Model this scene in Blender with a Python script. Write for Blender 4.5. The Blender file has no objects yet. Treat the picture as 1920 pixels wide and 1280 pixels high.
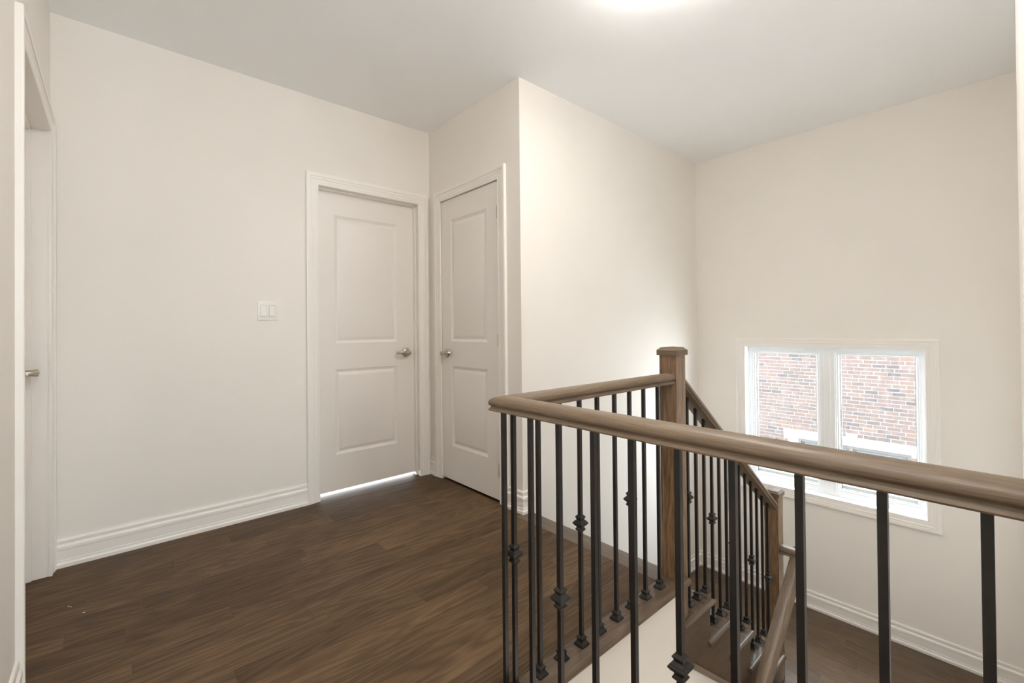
import bpy, bmesh, math, random
from mathutils import Vector, Matrix
random.seed(7)
S = bpy.context.scene
COL = S.collection

# ------------------------------------------------------------------ camera
H = 1.1063
YAW, PITCH, ROLL = 0.8458, 0.0078, -0.0095
fw = Vector((math.cos(YAW), math.sin(YAW), 0)); rt = Vector((math.sin(YAW), -math.cos(YAW), 0)); up = Vector((0, 0, 1))
fw, up = fw*math.cos(PITCH)+up*math.sin(PITCH), up*math.cos(PITCH)-fw*math.sin(PITCH)
rt, up = rt*math.cos(ROLL)+up*math.sin(ROLL), up*math.cos(ROLL)-rt*math.sin(ROLL)
cam = bpy.data.cameras.new('camera'); co = bpy.data.objects.new('camera', cam); COL.objects.link(co)
M = Matrix((rt, up, -fw)).transposed().to_4x4(); M.translation = (0, 0, H)
co.matrix_world = M
cam.sensor_width = 36; cam.lens = 843.46/1920*36; cam.shift_y = -(640-608.85)/1920
cam.clip_start = .02
S.camera = co

# ------------------------------------------------------------------ light, exposure
S.view_settings.view_transform = 'Standard'; S.view_settings.look = 'None'
S.view_settings.gamma = 1; S.view_settings.use_curve_mapping = False
S.view_settings.exposure = 0.46
W = bpy.data.worlds.new('overcast_sky'); S.world = W; W.use_nodes = True
bg = W.node_tree.nodes['Background']; bg.inputs[0].default_value = (.86, .94, 1, 1); bg.inputs[1].default_value = 14.0
def lamp_area(name, loc, size, power, col, rot=(0, 0, 0), sy=None):
    l = bpy.data.lights.new(name, 'AREA'); l.energy = power; l.color = col; l.size = size
    if sy: l.shape = 'RECTANGLE'; l.size_y = sy
    o = bpy.data.objects.new(name, l); o.location = loc; o.rotation_euler = rot; COL.objects.link(o); return o
LAMP_EMIT = 53.0; FILL_HALL = 29.0; FILL_REAR = 14.0; FILL_LOW = 18.0  # hall, rear and low strengths belong to added fill lamps
def portal(name, loc, sx, sy, rot):      # sky-sampling aid in a window opening, gives off no light of its own
    o = lamp_area(name, loc, sx, 0, (1, 1, 1), rot, sy); o.data.cycles.is_portal = True
portal('sky_portal', (4.20, .9925, .37), 1.25, 1.20, (0, math.radians(90), 0))
portal('sky_portal', (.2, -4.52, 1.4), 1.2, 1.9, (math.radians(90), 0, 0))
S.cycles.max_bounces = 14; S.cycles.diffuse_bounces = 10; S.cycles.glossy_bounces = 4
S.cycles.transparent_max_bounces = 12
S.cycles.sample_clamp_indirect = 6
S.cycles.caustics_reflective = False; S.cycles.caustics_refractive = False

# ------------------------------------------------------------------ materials
def mat(name, col, rough=.5, metal=0., spec=.5):
    m = bpy.data.materials.new(name); m.use_nodes = True
    b = m.node_tree.nodes['Principled BSDF']
    b.inputs['Base Color'].default_value = (*col, 1); b.inputs['Roughness'].default_value = rough
    b.inputs['Metallic'].default_value = metal; b.inputs['Specular IOR Level'].default_value = spec
    return m
def N(m, t, **kw):
    n = m.node_tree.nodes.new(t)
    for k, v in kw.items():
        if k in n.inputs: n.inputs[k].default_value = v
        else: setattr(n, k, v)
    return n
def L(m, a, b): m.node_tree.links.new(a, b)
def B(m): return m.node_tree.nodes['Principled BSDF']
def mottled(name, col, rough, amt=.03, scale=6., bump=.0, bscale=250., spec=.5):
    m = mat(name, col, rough, spec=spec)
    g = N(m, 'ShaderNodeNewGeometry'); n = N(m, 'ShaderNodeTexNoise', Scale=scale, Detail=3.)
    L(m, g.outputs['Position'], n.inputs['Vector'])
    r = N(m, 'ShaderNodeValToRGB'); r.color_ramp.elements[0].position = .3; r.color_ramp.elements[1].position = .7
    r.color_ramp.elements[0].color = (*[c*(1-amt) for c in col], 1); r.color_ramp.elements[1].color = (*[min(1, c*(1+amt)) for c in col], 1)
    L(m, n.outputs['Fac'], r.inputs['Fac']); L(m, r.outputs['Color'], B(m).inputs['Base Color'])
    if bump:
        n2 = N(m, 'ShaderNodeTexNoise', Scale=bscale, Detail=2.); L(m, g.outputs['Position'], n2.inputs['Vector'])
        bp = N(m, 'ShaderNodeBump', Strength=bump, Distance=.002); L(m, n2.outputs['Fac'], bp.inputs['Height']); L(m, bp.outputs['Normal'], B(m).inputs['Normal'])
    return m
M_WALL = mottled('wall_paint', (.825, .791, .745), .62, .012, 2.5, .08, 160, spec=.3)
M_CEIL = mottled('ceiling_paint', (.92, .932, .945), .8, .01, 2., spec=.2)
M_TRIM = mottled('trim_paint', (.86, .832, .795), .32, .008, 3., spec=.45)
M_DOOR = mottled('door_paint', (.81, .775, .735), .36, .008, 3., .05, 320, spec=.45)
M_VINYL = mat('white_vinyl', (.86, .87, .88), .3)
M_SWITCH = mat('switch_plastic', (.83, .80, .765), .28)
M_IRON = mottled('black_iron', (.013, .0108, .0095), .34, .25, 60., .04, 400, spec=.5)
M_NICKEL = mottled('satin_nickel', (.56, .50, .42), .33, .05, 80.); B(M_NICKEL).inputs['Metallic'].default_value = 1
M_DARK = mat('dark_subfloor', (.05, .045, .04), .8)  # dark slab colour under the planks
M_STONE = mottled('pale_limestone', (.45, .445, .44), .85, .04, 9.)
M_TAUPE = mat('taupe_window_frame', (.042, .036, .032), .5)
M_BLACK = mat('black_wire', (.012, .012, .014), .6)
M_GROUND = mottled('bounce_ground', (.62, .62, .62), .95, .12, 4.)  # unseen ground, made pale to bounce daylight up through the windows
M_PANE2 = mat('neighbour_glass', (.05, .057, .06), .08)

def wood(name, axis, dark, mid, light, rough, gscale=1., per_obj=.0, spec=.5, ring=.06, freq=1., tilt=0., pores=12., pamp=.75):
    """stained oak: long grain along AXIS (0 x, 1 y, 2 z) in world space"""
    m = mat(name, mid, rough, spec=spec)
    g = N(m, 'ShaderNodeNewGeometry'); oi = N(m, 'ShaderNodeObjectInfo')
    off = N(m, 'ShaderNodeVectorMath', operation='SCALE'); off.inputs['Scale'].default_value = 37.0
    cx = N(m, 'ShaderNodeCombineXYZ'); 
    for k in range(3): L(m, oi.outputs['Random'], cx.inputs[k])
    L(m, cx.outputs[0], off.inputs[0])
    ad = N(m, 'ShaderNodeVectorMath', operation='ADD'); L(m, g.outputs['Position'], ad.inputs[0]); L(m, off.outputs[0], ad.inputs[1])
    vr = N(m, 'ShaderNodeVectorRotate', rotation_type='Y_AXIS'); vr.inputs['Angle'].default_value = tilt; L(m, ad.outputs[0], vr.inputs['Vector'])
    def mapped(along, across):
        mp = N(m, 'ShaderNodeMapping'); s = [across]*3; s[axis] = along; mp.inputs['Scale'].default_value = s
        L(m, vr.outputs[0], mp.inputs['Vector']); return mp
    m1 = mapped(1.1*freq, 9*freq); n1 = N(m, 'ShaderNodeTexNoise', Scale=1., Detail=2., Distortion=.3); L(m, m1.outputs[0], n1.inputs['Vector'])
    # cathedral rings: sine of a stretched noise
    mu = N(m, 'ShaderNodeMath', operation='MULTIPLY'); L(m, n1.outputs['Fac'], mu.inputs[0]); mu.inputs[1].default_value = 75.*gscale
    sn = N(m, 'ShaderNodeMath', operation='SINE'); L(m, mu.outputs[0], sn.inputs[0])
    m2 = mapped(pores*freq, 240*freq); n2 = N(m, 'ShaderNodeTexNoise', Scale=1., Detail=3.); L(m, m2.outputs[0], n2.inputs['Vector'])
    m3 = mapped(2.2, 5); n3 = N(m, 'ShaderNodeTexNoise', Scale=1., Detail=2.); L(m, m3.outputs[0], n3.inputs['Vector'])
    a = N(m, 'ShaderNodeMath', operation='MULTIPLY_ADD'); L(m, sn.outputs[0], a.inputs[0]); a.inputs[1].default_value = ring; a.inputs[2].default_value = .0
    b_ = N(m, 'ShaderNodeMath', operation='MULTIPLY_ADD'); L(m, n2.outputs['Fac'], b_.inputs[0]); b_.inputs[1].default_value = pamp; L(m, a.outputs[0], b_.inputs[2])
    c = N(m, 'ShaderNodeMath', operation='MULTIPLY_ADD'); L(m, n3.outputs['Fac'], c.inputs[0]); c.inputs[1].default_value = .35; L(m, b_.outputs[0], c.inputs[2])
    d = N(m, 'ShaderNodeMath', operation='MULTIPLY_ADD'); L(m, oi.outputs['Random'], d.inputs[0]); d.inputs[1].default_value = per_obj; L(m, c.outputs[0], d.inputs[2])
    sb = N(m, 'ShaderNodeMath', operation='SUBTRACT'); L(m, d.outputs[0], sb.inputs[0]); sb.inputs[1].default_value = .05+per_obj/2+(pamp-.75)/2
    r = N(m, 'ShaderNodeValToRGB'); e = r.color_ramp.elements
    e[0].position = .30; e[0].color = (*dark, 1); e[1].position = .74; e[1].color = (*light, 1)
    k = e.new(.5); k.color = (*mid, 1)
    L(m, sb.outputs[0], r.inputs['Fac']); L(m, r.outputs['Color'], B(m).inputs['Base Color'])
    bp = N(m, 'ShaderNodeBump', Strength=.25, Distance=.0012); L(m, n2.outputs['Fac'], bp.inputs['Height']); L(m, bp.outputs['Normal'], B(m).inputs['Normal'])
    rr = N(m, 'ShaderNodeMapRange'); rr.inputs['To Min'].default_value = rough*.85; rr.inputs['To Max'].default_value = rough*1.25
    L(m, n2.outputs['Fac'], rr.inputs['Value']); L(m, rr.outputs[0], B(m).inputs['Roughness'])
    return m
FD, FM, FL = (.045, .0255, .0115), (.084, .049, .0235), (.150, .092, .047)
M_FLOORX = wood('oak_floor_along_x', 0, [c*1.12 for c in FD], [c*1.12 for c in FM], [c*1.12 for c in FL], .50, per_obj=.17, spec=.25, ring=.085, pores=11., pamp=.5)
M_FLOORY = wood('oak_floor_along_y', 1, FD, FM, FL, .30, per_obj=.12)
RD, RM, RL = (.085, .058, .038), (.165, .117, .077), (.25, .182, .122)
M_RAILX = wood('oak_rail_along_x', 0, RD, RM, RL, .40, ring=.018, freq=1.6, spec=.4, pores=7., pamp=.62)
M_RAILY = wood('oak_rail_along_y', 1, RD, RM, RL, .40, ring=.018, freq=1.6, spec=.4, pores=7., pamp=.62)
M_SLOPE = wood('oak_rail_along_slope', 0, RD, RM, RL, .33, ring=.018, freq=1.6, pores=7., pamp=.62, tilt=-math.atan(.763))
M_SLOPE2 = wood('oak_rail_along_lower_slope', 0, RD, RM, RL, .33, ring=.018, freq=1.6, pores=7., pamp=.62, tilt=math.atan(.79))
M_POST = wood('oak_post_along_z', 2, (.10, .060, .033), (.195, .118, .066), (.30, .19, .11), .24, spec=.6)
M_STAIR = wood('oak_stair_along_x', 0, (.055, .037, .025), (.10, .069, .046), (.16, .113, .076), .30)
ND, NM, NL = (.060, .040, .026), (.115, .079, .052), (.19, .134, .09)
M_NOSEX = wood('oak_nosing_along_x', 0, ND, NM, NL, .38, pores=8., pamp=.6)
M_NOSEY = wood('oak_nosing_along_y', 1, ND, NM, NL, .38, pores=8., pamp=.6)
M_TREAD = wood('oak_tread_along_y', 1, (.055, .037, .025), (.10, .069, .046), (.16, .113, .076), .25)

def glass():
    m = bpy.data.materials.new('window_glass'); m.use_nodes = True; nt = m.node_tree; nt.nodes.clear()
    o = N(m, 'ShaderNodeOutputMaterial'); mx = N(m, 'ShaderNodeMixShader'); t = N(m, 'ShaderNodeBsdfTransparent'); g = N(m, 'ShaderNodeBsdfGlossy'); g.inputs['Roughness'].default_value = .01
    t.inputs[0].default_value = (.97, .98, .975, 1); lw = N(m, 'ShaderNodeLayerWeight'); p5 = N(m, 'ShaderNodeMath', operation='POWER'); p5.inputs[1].default_value = 5
    f = N(m, 'ShaderNodeMath', operation='MULTIPLY_ADD'); f.inputs[1].default_value = .8; f.inputs[2].default_value = .03
    L(m, lw.outputs['Facing'], p5.inputs[0]); L(m, p5.outputs[0], f.inputs[0])      # Schlick reflectance, the same from both sides
    L(m, f.outputs[0], mx.inputs[0]); L(m, t.outputs[0], mx.inputs[1]); L(m, g.outputs[0], mx.inputs[2]); L(m, mx.outputs[0], o.inputs[0]); return m
M_GLASS = glass()
def brickmat():
    m = mat('tumbled_brick', (.4, .3, .25), .9, spec=.2)
    oi = N(m, 'ShaderNodeObjectInfo'); g = N(m, 'ShaderNodeNewGeometry')
    r = N(m, 'ShaderNodeValToRGB'); r.color_ramp.interpolation = 'CONSTANT'; e = r.color_ramp.elements
    tones = [(0, (.062, .043, .037)), (.16, (.070, .050, .042)), (.34, (.068, .047, .043)), (.52, (.060, .044, .038)), (.66, (.069, .048, .042)), (.78, (.043, .036, .036)), (.88, (.052, .041, .038)), (.975, (.078, .050, .037))]
    e[0].position = 0; e[0].color = (*tones[0][1], 1); e[1].position = tones[1][0]; e[1].color = (*tones[1][1], 1)
    for p, c in tones[2:]:
        k = e.new(p); k.color = (*c, 1)
    # one value per brick from its cell, so the joined far bricks vary as well
    at = N(m, 'ShaderNodeAttribute', attribute_name='tone'); L(m, at.outputs['Fac'], r.inputs['Fac'])
    n = N(m, 'ShaderNodeTexNoise', Scale=9., Detail=6., Roughness=.7); L(m, g.outputs['Position'], n.inputs['Vector'])
    mr = N(m, 'ShaderNodeMapRange'); mr.inputs['From Min'].default_value = .5; mr.inputs['From Max'].default_value = .78; mr.inputs['To Max'].default_value = .75; L(m, n.outputs['Fac'], mr.inputs['Value'])
    mx = N(m, 'ShaderNodeMix', data_type='RGBA'); mx.inputs['B'].default_value = (.105, .09, .084, 1)
    L(m, mr.outputs[0], mx.inputs['Factor']); L(m, r.outputs['Color'], mx.inputs['A'])
    L(m, mx.outputs['Result'], B(m).inputs['Base Color'])
    bp = N(m, 'ShaderNodeBump', Strength=.6, Distance=.01); L(m, n.outputs['Fac'], bp.inputs['Height']); L(m, bp.outputs['Normal'], B(m).inputs['Normal'])
    return m
M_BRICK = brickmat()
M_MORTAR = mottled('pale_mortar', (.165, .156, .149), .95, .06, 12.)
def emis(name, col, st):
    m = bpy.data.materials.new(name); m.use_nodes = True; b = B(m)
    b.inputs['Base Color'].default_value = (.9, .88, .85, 1); b.inputs['Emission Color'].default_value = (*col, 1); b.inputs['Emission Strength'].default_value = st; return m
M_LAMP = emis('lit_frosted_glass', (1, .965, .915), LAMP_EMIT); M_FILL_HALL = emis('fill_glow_hall', (1, .98, .95), FILL_HALL); M_FILL_LOW = emis('fill_glow_low', (1, .97, .93), FILL_LOW); M_FILL_REAR = emis('fill_glow_rear', (1, .97, .93), FILL_REAR)  # only the first glow is the dome's; the others serve added fill lamps

# ------------------------------------------------------------------ mesh helpers
def box(bm, x0, x1, y0, y1, z0, z1, bev=0.):
    vs = [bm.verts.new((x, y, z)) for z in (z0, z1) for x, y in ((x0, y0), (x1, y0), (x1, y1), (x0, y1))]
    fs = [bm.faces.new([vs[i] for i in q]) for q in ((3, 2, 1, 0), (4, 5, 6, 7), (0, 1, 5, 4), (1, 2, 6, 5), (2, 3, 7, 6), (3, 0, 4, 7))]
    if bev: bmesh.ops.bevel(bm, geom=list({e for f in fs for e in f.edges}), offset=bev, segments=2, affect='EDGES', profile=.6)
    return vs
def sweep(bm, path, prof, closed=False, fr=None, cap=True):
    """profile [(a,b)] swept with mitred corners along a 2-D path; a = offset to the left of travel, b = height. fr(u,v,b) -> xyz"""
    n = len(path); P = [Vector(p) for p in path]; rings = []
    for i in range(n):
        d0 = (P[i]-P[i-1]).normalized() if (i or closed) else None
        d1 = (P[(i+1) % n]-P[i]).normalized() if (i < n-1 or closed) else None
        d0 = d0 or d1; d1 = d1 or d0
        n0 = Vector((-d0.y, d0.x)); n1 = Vector((-d1.y, d1.x)); mv = n0+n1; mv = mv/max(1e-6, mv.dot(n0))
        rings.append([bm.verts.new(fr(*(P[i]+mv*a), b)) for a, b in prof])
    m = len(prof)
    for i in range(n if closed else n-1):
        A, C = rings[i], rings[(i+1) % n]
        for j in range(m): bm.faces.new((A[j], A[(j+1) % m], C[(j+1) % m], C[j]))
    if cap and not closed: bm.faces.new(rings[0]); bm.faces.new(rings[-1][::-1])
def loft(bm, rings, cap=True):
    R = [[bm.verts.new(p) for p in r] for r in rings]; m = len(R[0])
    for A, C in zip(R, R[1:]):
        for j in range(m): bm.faces.new((A[j], A[(j+1) % m], C[(j+1) % m], C[j]))
    if cap: bm.faces.new(R[0][::-1]); bm.faces.new(R[-1])
def sq(x, y, h, z): return [(x-h, y-h, z), (x+h, y-h, z), (x+h, y+h, z), (x-h, y+h, z)]
def lathe(bm, prof, cx, cy, cz, axis='z', n=32):
    rings = []
    for r, h in prof:
        ring = []
        for k in range(n):
            t = 2*math.pi*k/n; c, s = r*math.cos(t), r*math.sin(t)
            ring.append({'z': (cx+c, cy+s, cz+h), 'x': (cx+h, cy+c, cz+s), 'y': (cx+c, cy+h, cz+s)}[axis])
        rings.append(ring)
    loft(bm, rings)
def prism(bm, poly, y0, y1):        # polygon in x,z extruded along y
    loft(bm, [[(x, y0, z) for x, z in poly], [(x, y1, z) for x, z in poly]])
def obj(name, bm, m, parent=None, smooth=None, kind=None, label=None, recalc=True):
    if recalc: bmesh.ops.recalc_face_normals(bm, faces=bm.faces)
    if parent is not None:
        o_ = parent
        off = Vector((0, 0, 0))
        while o_ is not None: off += o_.location; o_ = o_.parent
        bmesh.ops.translate(bm, verts=bm.verts, vec=-off)
    me = bpy.data.meshes.new(name); bm.to_mesh(me); bm.free(); me.materials.append(m)
    if smooth:
        for p in me.polygons: p.use_smooth = True
        me.set_sharp_from_angle(angle=math.radians(smooth))
    o = bpy.data.objects.new(name, me); COL.objects.link(o); o.parent = parent
    if kind: o['kind'] = kind
    if label: o['label'] = label
    return o
def struct(name, bm, m, label=None, smooth=None): return obj(name, bm, m, None, smooth, 'structure', label)
def thing(name, loc, label, cat=None, group=None, kind=None):
    o = bpy.data.objects.new(name, None); COL.objects.link(o); o.location = loc; o['label'] = label
    if cat: o['category'] = cat
    if group: o['group'] = group
    if kind: o['kind'] = kind
    return o
def nb(): return bmesh.new()
def boxes(name, lst, m, parent=None, bev=0., **kw):
    bm = nb()
    for b in lst: box(bm, *b, bev=bev)
    return obj(name, bm, m, parent, **kw)

# ------------------------------------------------------------------ dimensions (metres; solved from the photograph)
XL, YA, XB, YC, XD, YE, HC = -.221, 3.018, 1.8305, 1.9817, 4.049, -.003, 2.619
ZL = -1.08; T = .115; ZB = -2.75; YR = -4.4; RX0, RX1, RY = -3.2, 3.4, -1.0   # rear room x range and its front wall
RISE, RUN, N0 = .18, .2345, 1.897       # stair rise, run, x of the floor nosing
YN = .966                               # y of floor nosing / tread returns
# door openings (clear)
D1 = (.993, 1.734, 2.055); D2 = (2.183, 2.860, 2.058); D3 = (2.068, 2.9385, 2.033)
WY0, WY1, WZ0, WZ1 = .418, 1.567, -.200, .939      # window hole

# ------------------------------------------------------------------ shell
bm = nb()
hole = lambda d: (d[0]-.0035, d[1]+.0035, d[2]-.0005)
h0, h1, h2 = hole(D3)
box(bm, XL-T, XL, RY, h0, -.3, HC); box(bm, XL-T, XL, h1, YA, -.3, HC); box(bm, XL-T, XL, h0, h1, h2, HC); box(bm, XL-T, XL, h0, h1, -.3, -.02)
struct('wall_left', bm, M_WALL)
bm = nb()
h0, h1, h2 = hole(D1)
box(bm, XL-T, h0, YA, YA+T, -.3, HC); box(bm, h1, 2.75, YA, YA+T, -.3, HC); box(bm, h0, h1, YA, YA+T, h2, HC); box(bm, h0, h1, YA, YA+T, -.3, -.02)
struct('wall_far', bm, M_WALL)
bm = nb()
h0, h1, h2 = hole(D2)
box(bm, XB, XB+T, YC+T, h0, -.3, HC); box(bm, XB, XB+T, h1, YA, -.3, HC); box(bm, XB, XB+T, h0, h1, h2, HC); box(bm, XB, XB+T, h0, h1, -.3, -.02)
struct('wall_closet', bm, M_WALL)
boxes('wall_stair', [(XB, XD, YC, YC+T, ZB, HC)], M_WALL, kind='structure')
boxes('wall_closet_rear', [(2.64, 2.75, YC+T, YA, -.3, HC)], M_WALL, kind='structure')
bm = nb()
box(bm, XD, XD+.14, YE-T, WY0, ZB, HC); box(bm, XD, XD+.14, WY1, YC+T, ZB, HC); box(bm, XD, XD+.14, WY0, WY1, WZ1, HC); box(bm, XD, XD+.14, WY0, WY1, ZB, WZ0)
struct('wall_window', bm, M_WALL)
boxes('wall_right', [(.82, XD, YE-T, YE, ZB, HC)], M_WALL, kind='structure')
bm = nb()
R0, R1 = -.4, .8
box(bm, RX0, R0, YR-T, YR, -.3, HC); box(bm, R1, RX1, YR-T, YR, -.3, HC); box(bm, R0, R1, YR-T, YR, -.3, .45); box(bm, R0, R1, YR-T, YR, 2.35, HC)
struct('wall_rear', bm, M_WALL)
boxes('wall_corridor', [(.82, .82+T, RY, YE-T, -.3, HC)], M_WALL, kind='structure')
boxes('wall_rear_room', [(RX0, XL-T, RY, RY+T, -.3, HC), (.82+T, RX1, RY, RY+T, -.3, HC), (RX0-T, RX0, YR-T, RY+T, -.3, HC), (RX1, RX1+T, YR-T, RY+T, -.3, HC)], M_WALL, kind='structure')
# white plaster under the floor edges (open stairwell)
boxes('wall_below_landing', [(.925, 1.842, .990, 1.08, -2.0, -.03), (.925, 3.10, 1.0, 1.08, ZB, -1.45)], M_WALL, kind='structure')
boxes('wall_below_rail', [(.81, .925, YE, 1.08, ZB, -.03)], M_WALL, kind='structure')
boxes('ceiling', [(XL-T, XD+.14, RY, YA+T, HC, HC+.12), (RX0-T, RX1+T, YR-T, RY, HC, HC+.12)], M_CEIL, kind='structure')

# ------------------------------------------------------------------ floors with separate planks
PW = .1028
def planks(floor, axis, rows, span, joints, m, z, lo=.6, hi=1.6):
    """rows [(a0,a1)] across, span(a0,a1)->(s0,s1) along, joints {row index: [positions]}"""
    for i, (a0, a1) in enumerate(rows):
        s0, s1 = span((a0+a1)/2)
        cuts = sorted(joints.get(i, []))
        x = s0+random.uniform(.15, .9); auto = []
        if not cuts:
            while x < s1-.12: auto.append(x); x += random.uniform(lo, hi)
        else:
            auto = list(cuts); x = cuts[0]-random.uniform(lo, hi)
            while x > s0+.12: auto.append(x); x -= random.uniform(lo, hi)
            x = cuts[-1]+random.uniform(lo, hi)
            while x < s1-.12: auto.append(x); x += random.uniform(lo, hi)
            auto.sort()
        ends = [s0]+auto+[s1]
        for e0, e1 in zip(ends, ends[1:]):
            bm = nb(); g = .00022
            r = (e0+g, e1-g, a0+g, a1-g) if axis == 0 else (a0+g, a1-g, e0+g, e1-g)
            top = z+random.uniform(-.0002, .0002)
            vs = box(bm, *r, z-.012, top)
            es = [e for e in bm.edges if all(v.co.z > z-.005 for v in e.verts)]
            bmesh.ops.bevel(bm, geom=es, offset=.0005, segments=1, affect='EDGES')
            obj('plank', bm, m, floor)
NOSE_IN = 1.066; NX_IN = 1.772; NR_IN = .83
fl = boxes('floor', [(XL-T, XB+.05, YC, YA+T, -.25, -.012), (XB+.05, 2.64, YC+.03, YA+T, -.25, -.012), (XL, NX_IN, 1.0, YC, -.25, -.012), (XL, .83, RY, 1.0, -.25, -.012), (RX0, RX1, YR, RY, -.25, -.012)], M_DARK, kind='structure')
edges = []; y = 2.2287
while y < YA-.001: edges.append(y); y += PW
y = 2.2287-PW
low = []
while y > -.1: low.append(y); y -= PW
edges = sorted(set([round(e, 4) for e in edges+low]+[YA+.003, YC, NOSE_IN]))
ed = [edges[0]]
for e in edges[1:]:
    if e-ed[-1] > .012 or e in (YC, NOSE_IN): ed.append(e)
rows = list(zip(ed, ed[1:]))
def span(c): return ((XL-T if D3[0]+.02 < c < D3[1]-.02 else XL), XB+.003) if c > YC else ((XL, NX_IN) if c > NOSE_IN else (XL, NR_IN))
jt = {}
for yy, xs in ((2.18, [.031]), (2.07, [.347, 1.12]), (2.56, [.595]), (2.0, [.556]), (2.46, [.29, 1.42]), (1.72, [.62]), (1.55, [1.2]), (1.63, [.95])):
    for i, (a0, a1) in enumerate(rows):
        if a0 <= yy < a1: jt[i] = xs
planks(fl, 0, rows, span, jt, M_FLOORX, 0.)
boxes('threshold_board', [(D1[0], D1[1], YA+.003, YA+T, -.012, -.0003)], M_FLOORX, fl)
boxes('threshold_board', [(XB+.003, XB+T, D2[0], D2[1], -.012, -.0003)], M_FLOORY, fl)
boxes('threshold_board', [(XL-T, XL, D3[0], 2.126, -.012, -.0006), (XL-T, XL, 2.845, D3[1], -.012, -.0006)], M_FLOORX, fl)
boxes('rear_boards', [(XL, NR_IN, RY, ed[0], -.012, 0), (RX0, RX1, YR, RY, -.012, 0)], M_FLOORX, fl)
boxes('closet_boards', [(XB+T, 2.64, YC+T, YA, -.012, -.0003)], M_FLOORY, fl)
boxes('floor_side_room', [(.2, 2.75, YA+T, YA+2.2, -.03, -.002)], mottled('pale_room_floor', (.72, .72, .73), .3), kind='structure')
# landing half a storey down
SF0 = .953
fl2 = boxes('floor_landing', [(3.12, XD, YE, 1.0, -1.25, ZL-.012), (3.06, XD, 1.0, YC, -1.25, ZL-.012)], M_DARK, kind='structure')
le = [3.042, 3.105]
x = 3.105+PW
while x < XD-.03: le.append(x); x += PW
le.append(XD+.003)
lrows = list(zip(le, le[1:]))
planks(fl2, 1, lrows, lambda c: (SF0, YC) if c < 3.105 else (YE, YC), {}, M_FLOORY, ZL, .5, 1.1)
boxes('floor_lower', [(.925, 3.3, YE, 1.0, ZB-.1, ZB)], M_FLOORX, kind='structure')

# nosing boards around the stairwell (rounded front edge)
def nose_prof(w, t=.03, n=6):
    p = [(0., -t), (0., 0.)]
    for k in range(n+1):
        a = math.pi/2-math.pi*k/n; p.append((w-t/2+t/2*math.cos(a), -t/2+t/2*math.sin(a)))
    return p
bm = nb(); pr = nose_prof(NOSE_IN-YN)       # along x, front towards -y
loft(bm, [[(x, NOSE_IN-a, b) for a, b in pr] for x in (.95, 1.955-.058)])
struct('trim_1', bm, M_NOSEX, 'stained oak nosing board under the back run of balusters', 40)
bm = nb(); pr = nose_prof(N0-NX_IN)
loft(bm, [[(NX_IN+a, y, b) for a, b in pr] for y in (NOSE_IN, YC)])
struct('trim_2', bm, M_NOSEY, 'stained oak nosing board at the head of the stairs beside the white wall', 40)
bm = nb(); pr = nose_prof(.95-NR_IN)
loft(bm, [[(NR_IN+a, y, b) for a, b in pr] for y in (YE, NOSE_IN)])
struct('trim_3', bm, M_NOSEY, 'stained oak nosing board under the front run of balusters', 40)

# ------------------------------------------------------------------ baseboards
BP = [(0, 0), (.020, 0), (.0205, .016), (.017, .022), (.0145, .0235), (.0145, .034), (.0125, .0355), (.0125, .079), (.0150, .081), (.0158, .088), (.0150, .097), (.0085, .103), (.0075, .108), (.0095, .113), (.0095, .124), (.007, .130), (0, .130)]
def base(name, path, z, lab):
    bm = nb(); sweep(bm, path, BP, fr=lambda u, v, b: (u, v, z+b)); return struct(name, bm, M_TRIM, lab, 22)
# path runs with the room on its left
base('baseboard_far', [(.922, YA), (XL, YA)], 0, 'white profiled baseboard along the wall with the light switch')
base('baseboard_corner', [(XB, 2.935), (XB, YA)], 0, 'short white baseboard piece between the two doors')
bm = nb(); 
base('baseboard_closet', [(N0-.012, YC), (XB, YC), (XB, 2.107)], 0, 'white baseboard wrapping the outside corner beside the closet door')
base('baseboard_left', [(XL, 1.99), (XL, RY)], 0, 'white baseboard at the left edge below the near door casing')
base('baseboard_window', [(XD, YE), (XD, YC), (3.075, YC)], ZL, 'white profiled baseboard along the stair landing below the window')

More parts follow.
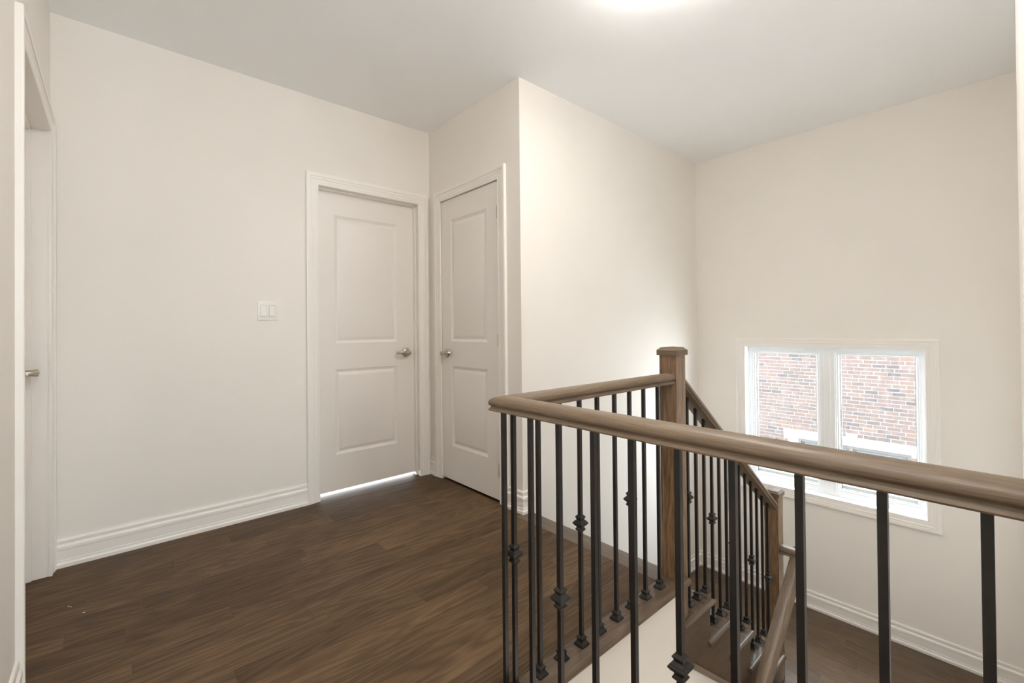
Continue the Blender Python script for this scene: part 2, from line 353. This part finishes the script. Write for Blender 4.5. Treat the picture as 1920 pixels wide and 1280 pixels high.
# ------------------------------------------------------------------ doors
CW = .078
CP = [(0, 0), (0, .009), (.003, .011), (.008, .011), (.010, .0085), (.013, .0085), (.014, .0105), (.034, .0125), (.038, .0150), (.046, .0158), (.050, .0140), (.053, .0140), (.054, .0185), (.070, .0200), (.0765, .0185), (CW, .016), (CW, 0)]
def casing(bm, a0, a1, top, fr, z0=0):
    # path goes up one side, over, down the other, opening kept on the right so that a>0 points outwards
    sweep(bm, [(a0, z0), (a0, top), (a1, top), (a1, z0)], CP, fr=fr)
def panel_slab(bm, w, h, th, panels, fr):
    """moulded two-panel door in local (u across, v up, d depth; d=0 front face, +d back)"""
    us = sorted({0, w, *[p[0] for p in panels], *[p[1] for p in panels]}); vs = sorted({0, h, *[p[2] for p in panels], *[p[3] for p in panels]})
    V = {}
    def v(u, z, d): 
        k = (round(u, 5), round(z, 5), round(d, 5))
        if k not in V: V[k] = bm.verts.new(fr(*k))
        return V[k]
    for i in range(len(us)-1):
        for j in range(len(vs)-1):
            cu, cv = (us[i]+us[i+1])/2, (vs[j]+vs[j+1])/2
            if any(p[0] < cu < p[1] and p[2] < cv < p[3] for p in panels): continue
            bm.faces.new((v(us[i], vs[j], 0), v(us[i+1], vs[j], 0), v(us[i+1], vs[j+1], 0), v(us[i], vs[j+1], 0)))
    for a, b, c, d in panels:
        lv = [(0, 0), (.002, .0012), (.019, .0105), (.0215, .0108), (.042, .0022), (.045, .0016)]
        prev = None
        for ins, dep in lv:
            cur = [v(a+ins, c+ins, dep), v(b-ins, c+ins, dep), v(b-ins, d-ins, dep), v(a+ins, d-ins, dep)]
            if prev:
                for k in range(4): bm.faces.new((prev[k], prev[(k+1) % 4], cur[(k+1) % 4], cur[k]))
            prev = cur
        bm.faces.new(prev)
    # sides and back
    per = [(u, 0) for u in us]+[(w, z) for z in vs[1:]]+[(u, h) for u in us[::-1][1:]]+[(0, z) for z in vs[::-1][1:-1]]
    for k in range(len(per)):
        p, q = per[k], per[(k+1) % len(per)]
        bm.faces.new((v(*p, 0), v(*q, 0), v(*q, th), v(*p, th)))
    bm.faces.new([v(*p, th) for p in per])
def lever(parent, fr, sgn, plate=True):
    """fr(a,n,z): a along the door, n out of the face; lever arm points to sgn*a"""
    bm = nb()
    def ring(r, n, k=28): return [fr(r*math.cos(2*math.pi*i/k), n, r*math.sin(2*math.pi*i/k)) for i in range(k)]
    loft(bm, [ring(r, n) for r, n in ((.033, 0), (.033, .004), (.030, .008), (.022, .011), (.0145, .013), (.0135, .020), (.0145, .032), (.0155, .040), (.0165, .046), (.0150, .053), (.008, .056))])
    hs = obj('door_handle', bm, M_NICKEL, parent, 45)
    bm = nb(); rings = []
    for t in range(9):
        s = t/8; a = sgn*(.002+.090*s); n = .046+.010*math.sin(s*math.pi)-(.018*max(0, s-.75)/.25); z = .004*math.sin(s*2.6)
        hh = .0105-.002*s; ww = .0058-.0012*s
        rings.append([fr(a, n+ww*math.cos(q), z+hh*math.sin(q)) for q in [2*math.pi*i/14 for i in range(14)]])
    loft(bm, rings)
    obj('lever', bm, M_NICKEL, hs, 50)
    return hs
# door 1: in the far wall, opens away, stop visible
d1 = thing('door_1', (1.3635, YA, 0), 'white two-panel door in the far wall, right of the light switch', kind='structure')
bm = nb(); casing(bm, .998, 1.729, 2.050, lambda u, v, b: (u, YA-b, v)); obj('casing', bm, M_TRIM, d1, 18)
boxes('jamb', [(D1[0]-.004, D1[0], YA-.002, YA+T, 0, D1[2]-.004), (D1[1], D1[1]+.004, YA-.002, YA+T, 0, D1[2]-.004), (D1[0]-.004, D1[1]+.004, YA-.002, YA+T, D1[2]-.004, D1[2]+.002)], M_TRIM, d1)
boxes('door_stop', [(D1[0], D1[0]+.011, YA+.038, YA+.0695, 0, D1[2]-.004), (D1[1]-.011, D1[1], YA+.038, YA+.0695, 0, D1[2]-.004), (D1[0], D1[1], YA+.038, YA+.0695, D1[2]-.015, D1[2]-.004)], M_TRIM, d1, bev=.002)
bm = nb(); X0 = D1[0]+.003; w1 = D1[1]-D1[0]-.006
panel_slab(bm, w1, 2.028, .035, [(.131, .592, .244, .820), (.131, .592, .998, 1.872)], lambda u, v, d: (X0+u, YA+.070+d, .017+v))
s1 = obj('door_slab', bm, M_DOOR, d1, 25)
lever(d1, lambda a, n, z: (1.660+a, YA+.070-n, .932+z), -1)
# door 2: closet, hinged on the right, flush with its casing
d2 = thing('door_2', (XB, 2.52, 0), 'narrow white two-panel closet door facing left beside the outside corner', kind='structure')
bm = nb(); casing(bm, 2.188, 2.855, 2.053, lambda u, v, b: (XB-b, u, v)); obj('casing', bm, M_TRIM, d2, 18)
boxes('jamb', [(XB-.002, XB+T, D2[0]-.004, D2[0], 0, D2[2]-.004-.004), (XB-.002, XB+T, D2[1], D2[1]+.004, 0, D2[2]-.004), (XB-.002, XB+T, D2[0]-.004, D2[1]+.004, D2[2]-.004, D2[2]+.002)], M_TRIM, d2)
boxes('door_stop', [(XB+.040, XB+.07, D2[0], D2[0]+.011, 0, D2[2]-.004), (XB+.040, XB+.07, D2[1]-.011, D2[1], 0, D2[2]-.004), (XB+.040, XB+.07, D2[0], D2[1], D2[2]-.015, D2[2]-.004)], M_TRIM, d2)
bm = nb(); w2 = D2[1]-D2[0]-.006
panel_slab(bm, w2, 2.032, .035, [(.128, .548, .247, .823), (.128, .548, 1.002, 1.880)], lambda u, v, d: (XB+.003+d, D2[0]+.003+u, .016+v))
sl2 = obj('door_slab', bm, M_DOOR, d2, 25)
for z in (.209, 1.032, 1.850):
    bm = nb()
    for k in range(5): lathe(bm, [(.006, 0), (.0065, .001), (.0065, .0145), (.006, .0155)], XB-.0045, 2.189, z-.040+.016*k, n=14)
    lathe(bm, [(.003, 0), (.0045, .003), (.003, .006)], XB-.0045, 2.189, z+.040, n=12)
    box(bm, XB-.002, XB+.0035, 2.186, 2.205, z-.040, z+.040)
    obj('hinge', bm, M_NICKEL, d2, 40)
lever(d2, lambda a, n, z: (XB+.003-n, 2.793-a, .930+z), 1)
boxes('strike_plate', [(XB-.0022, XB-.0008, 2.862, 2.872, .905, .960)], mat('shaded_strike_metal', (.06, .05, .04), .4, 1), d2)  # strike plate, the faceplate's shadow put into its dark colour
# door 3: in the left wall, opens away, only its far edge shows
d3 = thing('door_3', (XL, 2.5, 0), 'recessed white door in the left wall at the left edge, lever handle just showing', kind='structure')
bm = nb(); casing(bm, 2.073, 2.9335, 2.028, lambda u, v, b: (XL+b, u, v)); obj('casing', bm, M_TRIM, d3, 18)
boxes('jamb', [(XL-T, XL+.002, D3[0]-.004, D3[0], 0, D3[2]-.004), (XL-T, XL+.002, D3[1], D3[1]+.004, 0, D3[2]-.004), (XL-T, XL+.002, D3[0]-.004, D3[1]+.004, D3[2]-.004, D3[2]+.002)], M_TRIM, d3)
boxes('door_stop', [(XL-.079, XL-.055, D3[0], D3[0]+.011, 0, D3[2]-.004), (XL-.079, XL-.055, D3[1]-.011, D3[1], 0, D3[2]-.004), (XL-.079, XL-.055, D3[0], D3[1], D3[2]-.015, D3[2]-.004)], M_TRIM, d3, bev=.002)
bm = nb(); w3 = D3[1]-D3[0]-.006
panel_slab(bm, w3, 2.0245, .034, [(.135, w3-.135, .244, .82), (.135, w3-.135, .998, 1.872)], lambda u, v, d: (XL-.080-d, D3[0]+.003+u, .0015+v))
obj('door_slab', bm, M_DOOR, d3, 25)
lever(d3, lambda a, n, z: (XL-.080+n, 2.868+a, .930+z), -1)

# ------------------------------------------------------------------ light switch
sw = thing('light_switch', (.7005, YA, 1.2255), 'white double rocker light switch on the far wall left of the door', 'light switch')
bm = nb(); box(bm, .6445, .7565, YA-.0055, YA, 1.168, 1.283, bev=.003); obj('cover_plate', bm, M_SWITCH, sw, 40)
for cx in (.6745, .7215):
    bm = nb(); 
    loft(bm, [[(cx-.0165, YA-.0058, 1.1935), (cx+.0165, YA-.0058, 1.1935), (cx+.0165, YA-.0058, 1.2595), (cx-.0165, YA-.0058, 1.2595)], [(cx-.0160, YA-.0115, 1.1945), (cx+.0160, YA-.0115, 1.1945), (cx+.0160, YA-.0070, 1.2585), (cx-.0160, YA-.0070, 1.2585)]])
    obj('rocker', bm, M_SWITCH, sw)
    boxes('rocker_gap', [(cx-.0176, cx+.0176, YA-.0061, YA-.004, 1.1922, 1.2608)], mat('gap_shadow', (.35, .33, .31), .6), sw)
    for zz in (1.1785, 1.2745):
        bm = nb(); lathe(bm, [(.0028, 0), (.0028, -.0014), (.001, -.002)], cx, YA-.0054, zz, 'y', 10); obj('screw', bm, M_SWITCH, sw)

# ------------------------------------------------------------------ three paint specks dropped on the floor
for (x, y, r), lab in (((-.1377, 2.5609, .0030), 'tiny white paint speck on the dark floor, left one of a close pair'), ((-.1307, 2.5507, .0024), 'tiny white paint speck on the dark floor, right one of a close pair'), ((-.0894, 2.4642, .0034), 'tiny white paint speck lying alone on the dark floor nearer the camera')):
    bm = nb(); lathe(bm, [(r*.6, .0004), (r, .0009), (r*.6, .0017), (.0002, .0019)], x, y, 0, n=9)
    o = obj('paint_speck', bm, M_CEIL); o['label'] = lab; o['category'] = 'debris'

# ------------------------------------------------------------------ ceiling light (lit, frosted dome) and added unseen fill lamps
def dome(name, x, y, label, glow):
    t = thing(name, (x, y, HC), label, 'ceiling light', None)
    bm = nb(); lathe(bm, [(.150, 0), (.166, -.003), (.168, -.034), (.160, -.040), (.150, -.036)], x, y, HC, n=40); obj('base_ring', bm, mat('white_metal', (.85, .84, .82), .35), t, 40)  # rim deepened to hold the dome's glow off the ceiling
    bm = nb(); lathe(bm, [(.148, -.030), (.152, -.042), (.146, -.058), (.126, -.076), (.092, -.090), (.048, -.097), (.015, -.0985), (.002, -.099)], x, y, HC, n=40); obj('glass_dome', bm, glow, t, 60)
    return t
dome('ceiling_light', 1.646, .929, 'lit frosted dome ceiling light cut off by the top edge of the picture', M_LAMP)
def globe(x, y, z, label, glow, HC=HC):
    t = thing('fill_pendant', (x, y, HC), label, 'added fill light')
    bm = nb(); lathe(bm, [(.060, 0), (.060, -.012), (.020, -.024), (.006, -.028), (.006, z+.13-HC), (.045, z+.128-HC), (.045, z+.10-HC)], x, y, HC, n=20); obj('stem', bm, M_NICKEL, t, 40)
    bm = nb(); lathe(bm, [(.13*math.sin(math.pi*k/14)+.001, z-HC-.13*math.cos(math.pi*k/14)) for k in range(15)], x, y, HC, n=24); obj('fill_globe', bm, glow, t, 60)
globe(.45, .20, 2.12, 'unseen fill globe added above the camera to brighten hall and stairwell', M_FILL_HALL)  # unseen lamp added to even out light in hall and stairwell
t = thing('fill_sconce', (1.45, YE, -.95), 'unseen fill globe added low on the right wall of the stairwell', 'wall lamp')  # unseen lamp added to brighten the wall below the floor edge
bm = nb(); lathe(bm, [(.055, 0), (.055, .012), (.02, .02), (.018, .05)], 1.45, YE+.0005, -.95, 'y', 24); obj('wall_plate', bm, M_NICKEL, t, 40)
bm = nb(); lathe(bm, [(.09*math.sin(math.pi*k/12)+.001, .13-.09*math.cos(math.pi*k/12)) for k in range(13)], 1.45, YE, -.95, 'y', 24); obj('fill_globe', bm, M_FILL_LOW, t, 60)
globe(.10, -2.6, 2.0, 'unseen fill globe added in the rear room behind the camera', M_FILL_REAR)  # unseen lamp added as fill from behind the camera

# ------------------------------------------------------------------ window 1 (stair landing)
w = thing('window_1', (XD, .9925, WZ0), 'white two-sash window above the stair landing, brick house outside', kind='structure')
bm = nb(); sweep(bm, [(WY0+.005, WZ0+.005), (WY0+.005, WZ1-.005), (WY1-.005, WZ1-.005), (WY1-.005, WZ0+.005)], [(a*.074/CW, b) for a, b in CP], closed=True, fr=lambda u, v, b: (XD-b, u, v))
obj('casing', bm, M_TRIM, w, 18)
boxes('jamb_liner', [(XD-.006, XD+.085, WY0-.001, WY0+.004, WZ0+.006, WZ1-.004), (XD-.006, XD+.085, WY1-.004, WY1+.001, WZ0+.006, WZ1-.004), (XD-.006, XD+.085, WY0, WY1, WZ1-.004, WZ1+.001), (XD-.006, XD+.085, WY0, WY1, WZ0-.001, WZ0+.006)], M_VINYL, w)
def frame_rect(bm, y0, y1, z0, z1, prof): sweep(bm, [(y0, z0), (y0, z1), (y1, z1), (y1, z0)], prof, closed=True, fr=lambda u, v, b: (b, u, v))
# profile a<0 points inwards to the glass
bm = nb(); F = XD+.062
frame_rect(bm, WY0+.004, WY1-.004, WZ0+.006, WZ1-.004, [(0, F+.08), (0, F), (-.010, F), (-.012, F+.006), (-.030, F+.006), (-.030, F+.08)])
obj('window_frame', bm, M_VINYL, w, 30)
YM0, YM1 = .916, 1.062
boxes('mullion', [(F-.002, F+.07, .968, 1.010, WZ0+.03, WZ1-.03), (F+.004, F+.07, .940, 1.038, WZ0+.03, WZ1-.03)], M_VINYL, w, bev=.003)
for y0, y1 in ((WY0+.034, .940), (1.038, WY1-.034)):
    bm = nb()
    frame_rect(bm, y0, y1, WZ0+.036, WZ1-.034, [(0, F+.06), (0, F+.010), (-.008, F+.010), (-.010, F+.016), (-.020, F+.018), (-.024, F+.026), (-.030, F+.028), (-.030, F+.06)])
    sh = obj('sash', bm, M_VINYL, w, 30)
    boxes('glazing_gasket', [(F+.032, F+.040, y0+.029, y0+.0315, WZ0+.066, WZ1-.064), (F+.032, F+.040, y1-.0325, y1-.029, WZ0+.066, WZ1-.064)], M_BLACK, sh)
    boxes('pane', [(F+.040, F+.044, y0+.026, y1-.026, WZ0+.062, WZ1-.060)], M_GLASS, sh)
    boxes('sill_track', [(F+.046, F+.10, y0, y1, WZ0+.030, WZ0+.090), (F+.06, F+.14, y0-.03, y1+.03, WZ0+.0, WZ0+.05)], M_VINYL, sh, bev=.004)
# unseen window added behind the camera to let in fill daylight
w2_ = thing('window_fill', (.2, YR, .45), 'unseen three-sash window added behind the camera for fill daylight', kind='structure')
bm = nb(); sweep(bm, [(R0, .45), (R0, 2.35), (R1, 2.35), (R1, .45)], CP, closed=True, fr=lambda u, v, b: (u, YR+b, v)); obj('casing', bm, M_TRIM, w2_, 40)
for k in range(3):
    a = R0+(R1-R0)/3*k; b = a+(R1-R0)/3
    boxes('sash', [(a, a+.04, YR-.09, YR-.04, .45, 2.35), (b-.04, b, YR-.09, YR-.04, .45, 2.35), (a, b, YR-.09, YR-.04, .45, .49), (a, b, YR-.09, YR-.04, 2.31, 2.35)], M_VINYL, w2_)
    boxes('pane', [(a+.03, b-.03, YR-.068, YR-.064, .48, 2.32)], M_GLASS, w2_)

# ------------------------------------------------------------------ staircase
st = thing('staircase', (N0, 1.47, ZL), 'dark stained oak open-side staircase going down from the hall to the window landing', 'staircase')
def tread_prof(front, back, z, t=.028, n=6):
    p = [(back, z-t), (back, z)]
    for k in range(n+1):
        a = math.pi/2-math.pi*k/n; p.append((front-t/2+t/2*math.cos(a), z-t/2+t/2*math.sin(a)))
    return p
SF = .985
for k in range(1, 6):
    zt, fx = -RISE*k, N0+RUN*k
    bm = nb(); bx = fx-RUN-.028
    prism(bm, tread_prof(fx, bx, zt), SF, YC-.002)
    tr = obj('tread', bm, M_TREAD, st, 40)
    bm = nb(); t = .028                                 # return nosing, mitred at the front, running back past the riser
    pr = [(0, -t), (0, 0)]+[(.019-t/2+t/2*math.cos(math.pi/2-math.pi*i/6), -t/2+t/2*math.sin(math.pi/2-math.pi*i/6)) for i in range(7)]
    loft(bm, [[(bx-.030, SF-a, zt+b) for a, b in pr], [(fx-.019+a, SF-a, zt+b) for a, b in pr]])
    obj('return_nosing', bm, M_STAIR, tr, 40)
for k in range(1, 7):
    x0 = N0+RUN*(k-1)-.045; zt = -RISE*(k-1)-.028
    boxes('riser', [(x0, x0+.016, SF+.001, YC-.002, -RISE*k, zt)], M_TREAD, st)
# open stringer, sawtooth top, sloping foot
def zlow(x): return -.415-.768*(x-1.93)
bm = nb()
xs = [(1.842, 0), (1.867, 1), (1.93, 1)]+[(N0+RUN*(k-1)-.030, k) for k in range(2, 7)]
for (xa, k), (xb, _) in zip(xs, xs[1:]):
    zt = -RISE*k-.029
    prism(bm, [(xa, zt), (xb, zt), (xb, min(zlow(xb), zlow(1.93))), (xa, min(zlow(xa), zlow(1.93)))], SF, SF+.032)
obj('stringer', bm, M_STAIR, st)
bm = nb()
mp = [(0, 0), (.014, 0), (.016, .008), (.016, .020), (.012, .027), (.005, .031), (0, .031)]
loft(bm, [[(x, SF-a, zlow(x)-.004+b) for a, b in mp] for x in (1.932, 3.039)])
obj('stringer_molding', bm, mat('greyed_oak_molding', (.20, .155, .115), .4), st, 40)
bm = nb(); prism(bm, [(1.844, zlow(1.93)), (1.93, zlow(1.93)), (3.07, zlow(3.07)), (3.07, ZB+.6), (1.844, ZB+.6)], SF+.006, SF+.03); obj('plaster_skirt', bm, M_WALL, st)
boxes('landing_nosing', [(3.07, 3.105, YE, .953, ZL-.03, ZL)], M_TREAD, st, bev=.010)
for k in range(1, 9):
    fx, zt = 3.10-RUN*k, ZL-RISE*k
    bm = nb(); prism(bm, [(2*fx-x, z) for x, z in tread_prof(fx, fx-RUN-.028, zt)], YE+.003, SF-.002)
    obj('tread', bm, M_TREAD, st, 40)
    boxes('riser', [(fx+RUN+.012, fx+RUN+.028, YE+.003, SF-.002, zt, zt+RISE-.03)], M_TREAD, st)

# ------------------------------------------------------------------ railings
RP = []
half = [(.030, 0), (.0355, .0015), (.0365, .0045), (.0340, .0085), (.0305, .0125), (.0302, .0150), (.0345, .0175), (.0370, .0225), (.0362, .0290), (.0320, .0360), (.0240, .0410), (.0130, .0438), (0, .0445)]; RH = .0445
RP = half+[(-a, b) for a, b in half[::-1][1:]]
ZR = .8575            # underside of the level handrail
X0r, Y0r = .886, 1.034
HB = .00635
def bar(bm, x, y, z0, z1): loft(bm, [sq(x, y, HB, z0), sq(x, y, HB, z1)])
KN = [(.0066, -.0290), (.0080, -.0285), (.0130, -.0225), (.0130, -.0205), (.0098, -.0150), (.0100, -.0120), (.0150, -.0075), (.0162, -.0065), (.0162, -.0052), (.0190, -.0025), (.0198, .0), (.0190, .0025), (.0162, .0052), (.0162, .0065), (.0150, .0075), (.0100, .0120), (.0098, .0150), (.0130, .0205), (.0130, .0225), (.0080, .0285), (.0066, .0290)]
SH = [(.0190, 0), (.0190, .005), (.0180, .0062), (.0128, .0135), (.0112, .0180), (.0112, .0200), (.0135, .0245), (.0135, .0265), (.0085, .0320), (.0066, .0325)]
def baluster(parent, x, y, z0, z1, knuckle=None):
    bm = nb(); bar(bm, x, y, z0, z1); b = obj('baluster', bm, M_IRON, parent)
    bm = nb(); loft(bm, [sq(x, y, h, z0+z) for h, z in SH]); obj('shoe', bm, M_IRON, b)
    if knuckle is not None:
        bm = nb(); loft(bm, [sq(x, y, h, knuckle+z) for h, z in KN]); obj('collar', bm, M_IRON, b)
def newel(parent, x, y, z0, zc, h=.040):
    bm = nb(); loft(bm, [sq(x, y, h-.0015, z0), sq(x, y, h, z0+.002), sq(x, y, h, zc)]); p = obj('newel_post', bm, M_POST, parent)
    bm = nb(); c = .0484
    loft(bm, [sq(x, y, c, zc), sq(x, y, c, zc+.0225), sq(x, y, c-.010, zc+.031), sq(x, y, c-.0105, zc+.0335), sq(x, y, c-.014, zc+.0345), sq(x, y, .004, zc+.0375)])
    obj('newel_cap', bm, M_RAILY, p)
XN, YNW = 1.8699, 1.0327
gr = thing('guard_railing', (XN, YNW, 0), 'L-shaped oak and black iron guard railing around the stairwell with tall newel post', 'railing')
bm = nb(); sweep(bm, [(XN-.040, Y0r), (X0r, Y0r)], [(a, b) for a, b in RP], fr=lambda u, v, b: (u, v, ZR+b))
# mitre the far run by hand: move the end ring onto the 45 degree plane
for v in bm.verts:
    if abs(v.co.x-X0r) < 1e-4: v.co.x = X0r+(v.co.y-Y0r)*-1
obj('handrail', bm, M_RAILX, gr, 50)
bm = nb(); sweep(bm, [(X0r, Y0r), (X0r, YE+.001)], RP, fr=lambda u, v, b: (u, v, ZR+b))
for v in bm.verts:
    if abs(v.co.y-Y0r) < 1e-4: v.co.y = Y0r+(v.co.x-X0r)*-1
obj('handrail', bm, M_RAILY, gr, 50)
for i, x in enumerate((.9135, 1.0195, 1.1200, 1.2242, 1.3240, 1.4300, 1.5295, 1.6300, 1.7390)):
    baluster(gr, x, 1.030, 0, ZR+.003, {0: .4206, 3: .4222, 6: .4277}.get(i))
for i, y in enumerate((1.0422, .9255, .8169, .7012, .5897, .4787, .3672, .2553, .1434, .0323)):
    baluster(gr, X0r, y, 0, ZR+.003, {2: .3905, 5: .3960, 8: .393}.get(i))
newel(gr, XN, YNW, -.40, .981)
# stair railing
XN2 = 3.078
sr = thing('stair_railing', (XN2, YNW, ZL+RISE), 'sloping oak and black iron stair railing ending at the lower newel post by the window', 'railing')
SLP = -.763
def ztop(x): return .8430+SLP*(x-1.976)     # crest of the sloping rail
bm = nb(); kz = math.sqrt(1+SLP*SLP)
loft(bm, [[(x, YNW-.002+a, ztop(x)-RH*kz+b*kz) for a, b in RP] for x in (XN+.040, XN2-.040)])
obj('handrail', bm, M_SLOPE, sr, 50)
kn = {0: .3163, 3: .1495, 6: -.05, 9: -.2254, 12: -.4138}
for i in range(13):
    x = 1.990+.0810*i
    k = min(5, int((x-N0+.012)//RUN)+1) if i < 12 else 5
    k = i//3+1 if i < 12 else 5
    baluster(sr, x, 1.029, -RISE*k, ztop(x)-RH*kz+.004, kn.get(i))
newel(sr, XN2, YNW, ZL, .0555)
# rail of the next flight, fixed to the lower newel by a short level return
sr2 = thing('stair_railing', (XN2, .905, ZL), 'plain oak handrail of the lower flight, returning level to the lower newel post', 'railing')
ZS = -.2455; YS = .905
bm = nb(); sweep(bm, [(XN2+.01, YNW-.040), (XN2+.01, YS-.031)], RP, fr=lambda u, v, b: (u, v, ZS-RH+b)); obj('handrail', bm, M_RAILY, sr2, 50)
bm = nb(); k2 = math.sqrt(1+.79*.79)
loft(bm, [[(x, YS+a, ZS+.004-.79*(XN2+.03-x)-RH*k2+b*k2) for a, b in RP] for x in (XN2+.036, 1.25)])
obj('handrail', bm, M_SLOPE2, sr2, 50)
newel(sr2, 1.215, YS, ZB, ZS-.79*1.85+.16)

# ------------------------------------------------------------------ the brick house next door
XH = 11.2
hs = thing('neighbour_house', (XH, 2.3, -4.2), 'reddish tumbled-brick house with white stone lintel seen through the window', 'house')
NW = (1.378, 3.2392, -2.9, -1.350)      # window of that house y0,y1,z0,z1
LN = (1.05, 3.5254, -1.341, -1.170)
bm = nb(); 
for b in ((XH+.012, XH+.3, -3, NW[0], -4.2, 3.4), (XH+.012, XH+.3, NW[1], 8, -4.2, 3.4), (XH+.012, XH+.3, NW[0], NW[1], NW[3], 3.4), (XH+.012, XH+.3, NW[0], NW[1], -4.2, NW[2])): box(bm, *b)
obj('mortar_wall', bm, M_MORTAR, hs)
BL, BH, MJ = .2110, .0750, .0165
def tone_box(bm, lay, y0, y1, z0, z1, x=None):
    n0 = len(bm.faces); v = random.random()
    dx = random.uniform(-.003, .003); j = lambda: random.uniform(-.0025, .0025)
    vs = [bm.verts.new(p) for p in ((XH+dx, y0+j(), z0+j()), (XH+dx, y1+j(), z0+j()), (XH+dx, y1+j(), z1+j()), (XH+dx, y0+j(), z1+j()), (XH+.02, y0, z0), (XH+.02, y1, z0), (XH+.02, y1, z1), (XH+.02, y0, z1))]
    for q in ((0, 1, 2, 3), (0, 4, 5, 1), (1, 5, 6, 2), (2, 6, 7, 3), (3, 7, 4, 0)):
        f = bm.faces.new([vs[i] for i in q]); f[lay] = v
far = nb(); flay = far.faces.layers.float.new('tone'); nbr = 0
def seen(y, z):
    f = 4.13/XH; a, b = y*f, H+(z-H)*f
    return -.18 < b < .90 and (.46 < a < .93 or 1.03 < a < 1.49)
r = 0; z = -4.2
rows_z = []
zz = LN[3]+.012-BH*40
while zz < 3.35: rows_z.append(zz); zz += BH
for r, z0 in enumerate(rows_z):
    y = -3+(BL/2 if r % 2 else 0)+random.uniform(-.02, .02)
    while y < 8:
        y0, y1, z1 = y, y+BL-MJ, z0+BH-MJ; y += BL+random.uniform(-.004, .004)
        ks = 2.18 < y1 and y0 < 2.395 and z1 < -1.095 and z1 > LN[2]      # keystone
        inl = y1 > LN[0] and y0 < LN[1] and z1 > LN[2] and z0 < LN[3]
        inw = y1 > NW[0] and y0 < NW[1]+.20 and z0 < NW[3] and z1 > NW[2]
        if inl or inw or ks: 
            if inw and not inl and z1 < NW[3]:
                if y0 < NW[0]-.05: y1 = NW[0]
                elif y1 > NW[1]+.25: y0 = NW[1]+.205
                else: continue
            elif inl and y1 > LN[1]+.04: y0 = LN[1]+.01
            elif ks and y0 < 2.15: y1 = 2.185
            elif ks and y1 > 2.43: y0 = 2.39
            else: continue
        if y1-y0 < .03: continue
        if seen((y0+y1)/2, (z0+z1)/2) and nbr < 300:
            bm = nb(); lay = bm.faces.layers.float.new('tone'); tone_box(bm, lay, y0, y1, z0, z1); obj('brick', bm, M_BRICK, hs); nbr += 1
        else: tone_box(far, flay, y0, y1, z0, z1)
o = obj('bricks', far, M_BRICK, hs, kind='stuff')
def block(y0, y1, z0, z1, name='lintel_stone', tilt=0):
    bm = nb(); g = .004
    loft(bm, [[(XH-.02, y0+g+tilt, z0), (XH-.02, y1-g-tilt, z0), (XH-.02, y1-g, z1), (XH-.02, y0+g, z1)], [(XH+.05, y0+g+tilt, z0), (XH+.05, y1-g-tilt, z0), (XH+.05, y1-g, z1), (XH+.05, y0+g, z1)]])
    obj(name, bm, M_STONE, hs)
for y0, y1 in ((3.037, LN[1]), (2.545, 3.037), (2.366, 2.545), (2.031, 2.210), (1.538, 2.031), (LN[0], 1.538)): block(y0, y1, LN[2], LN[3])
block(2.190, 2.386, LN[2]+.002, -1.098, 'keystone', .022)
for k in range(6): block(NW[1]+.02, NW[1]+.20, LN[2]-.012-.17*(k+1), LN[2]-.012-.17*k, 'quoin_stone')
bm = nb(); 
for b in ((XH+.02, XH+.10, NW[0], NW[1], NW[3]-.05, NW[3]), (XH+.02, XH+.10, NW[0], NW[0]+.045, NW[2]+.05, NW[3]-.05), (XH+.02, XH+.10, NW[1]-.045, NW[1], NW[2]+.05, NW[3]-.05), (XH+.02, XH+.10, 2.275, 2.335, NW[2]+.05, NW[3]-.05), (XH+.02, XH+.10, NW[0], NW[1], NW[2], NW[2]+.05)): box(bm, *b)
wf = obj('house_window_frame', bm, M_TAUPE, hs)
for y0, y1 in ((NW[0]+.045, 2.275), (2.335, NW[1]-.045)):
    bm = nb(); 
    for b in ((XH+.05, XH+.11, y0, y1, NW[3]-.085, NW[3]-.05), (XH+.05, XH+.11, y0, y0+.035, NW[2]+.05, NW[3]-.085), (XH+.05, XH+.11, y1-.035, y1, NW[2]+.05, NW[3]-.085)): box(bm, *b)
    obj('house_sash', bm, mat('grey_sash', (.026, .025, .024), .5), wf)
    boxes('house_pane', [(XH+.09, XH+.10, y0+.03, y1-.03, NW[2]+.05, NW[3]-.08)], M_PANE2, wf)
bm = nb(); box(bm, XH-.03, XH, 3.662, 3.672, -1.50, -1.425); box(bm, XH-.05, XH-.03, 3.640, 3.668, -1.475, -1.462); box(bm, XH-.05, XH-.03, 3.636, 3.644, -1.50, -1.465)
obj('wire_bracket', bm, M_BLACK, hs)
boxes('roof_slab', [(XH-.4, XH+4, -3.2, 8.2, 3.4, 3.55)], M_TAUPE, hs)
boxes('ground', [(-6, 30, -14, 20, -4.3, -4.2)], M_GROUND, kind='structure')
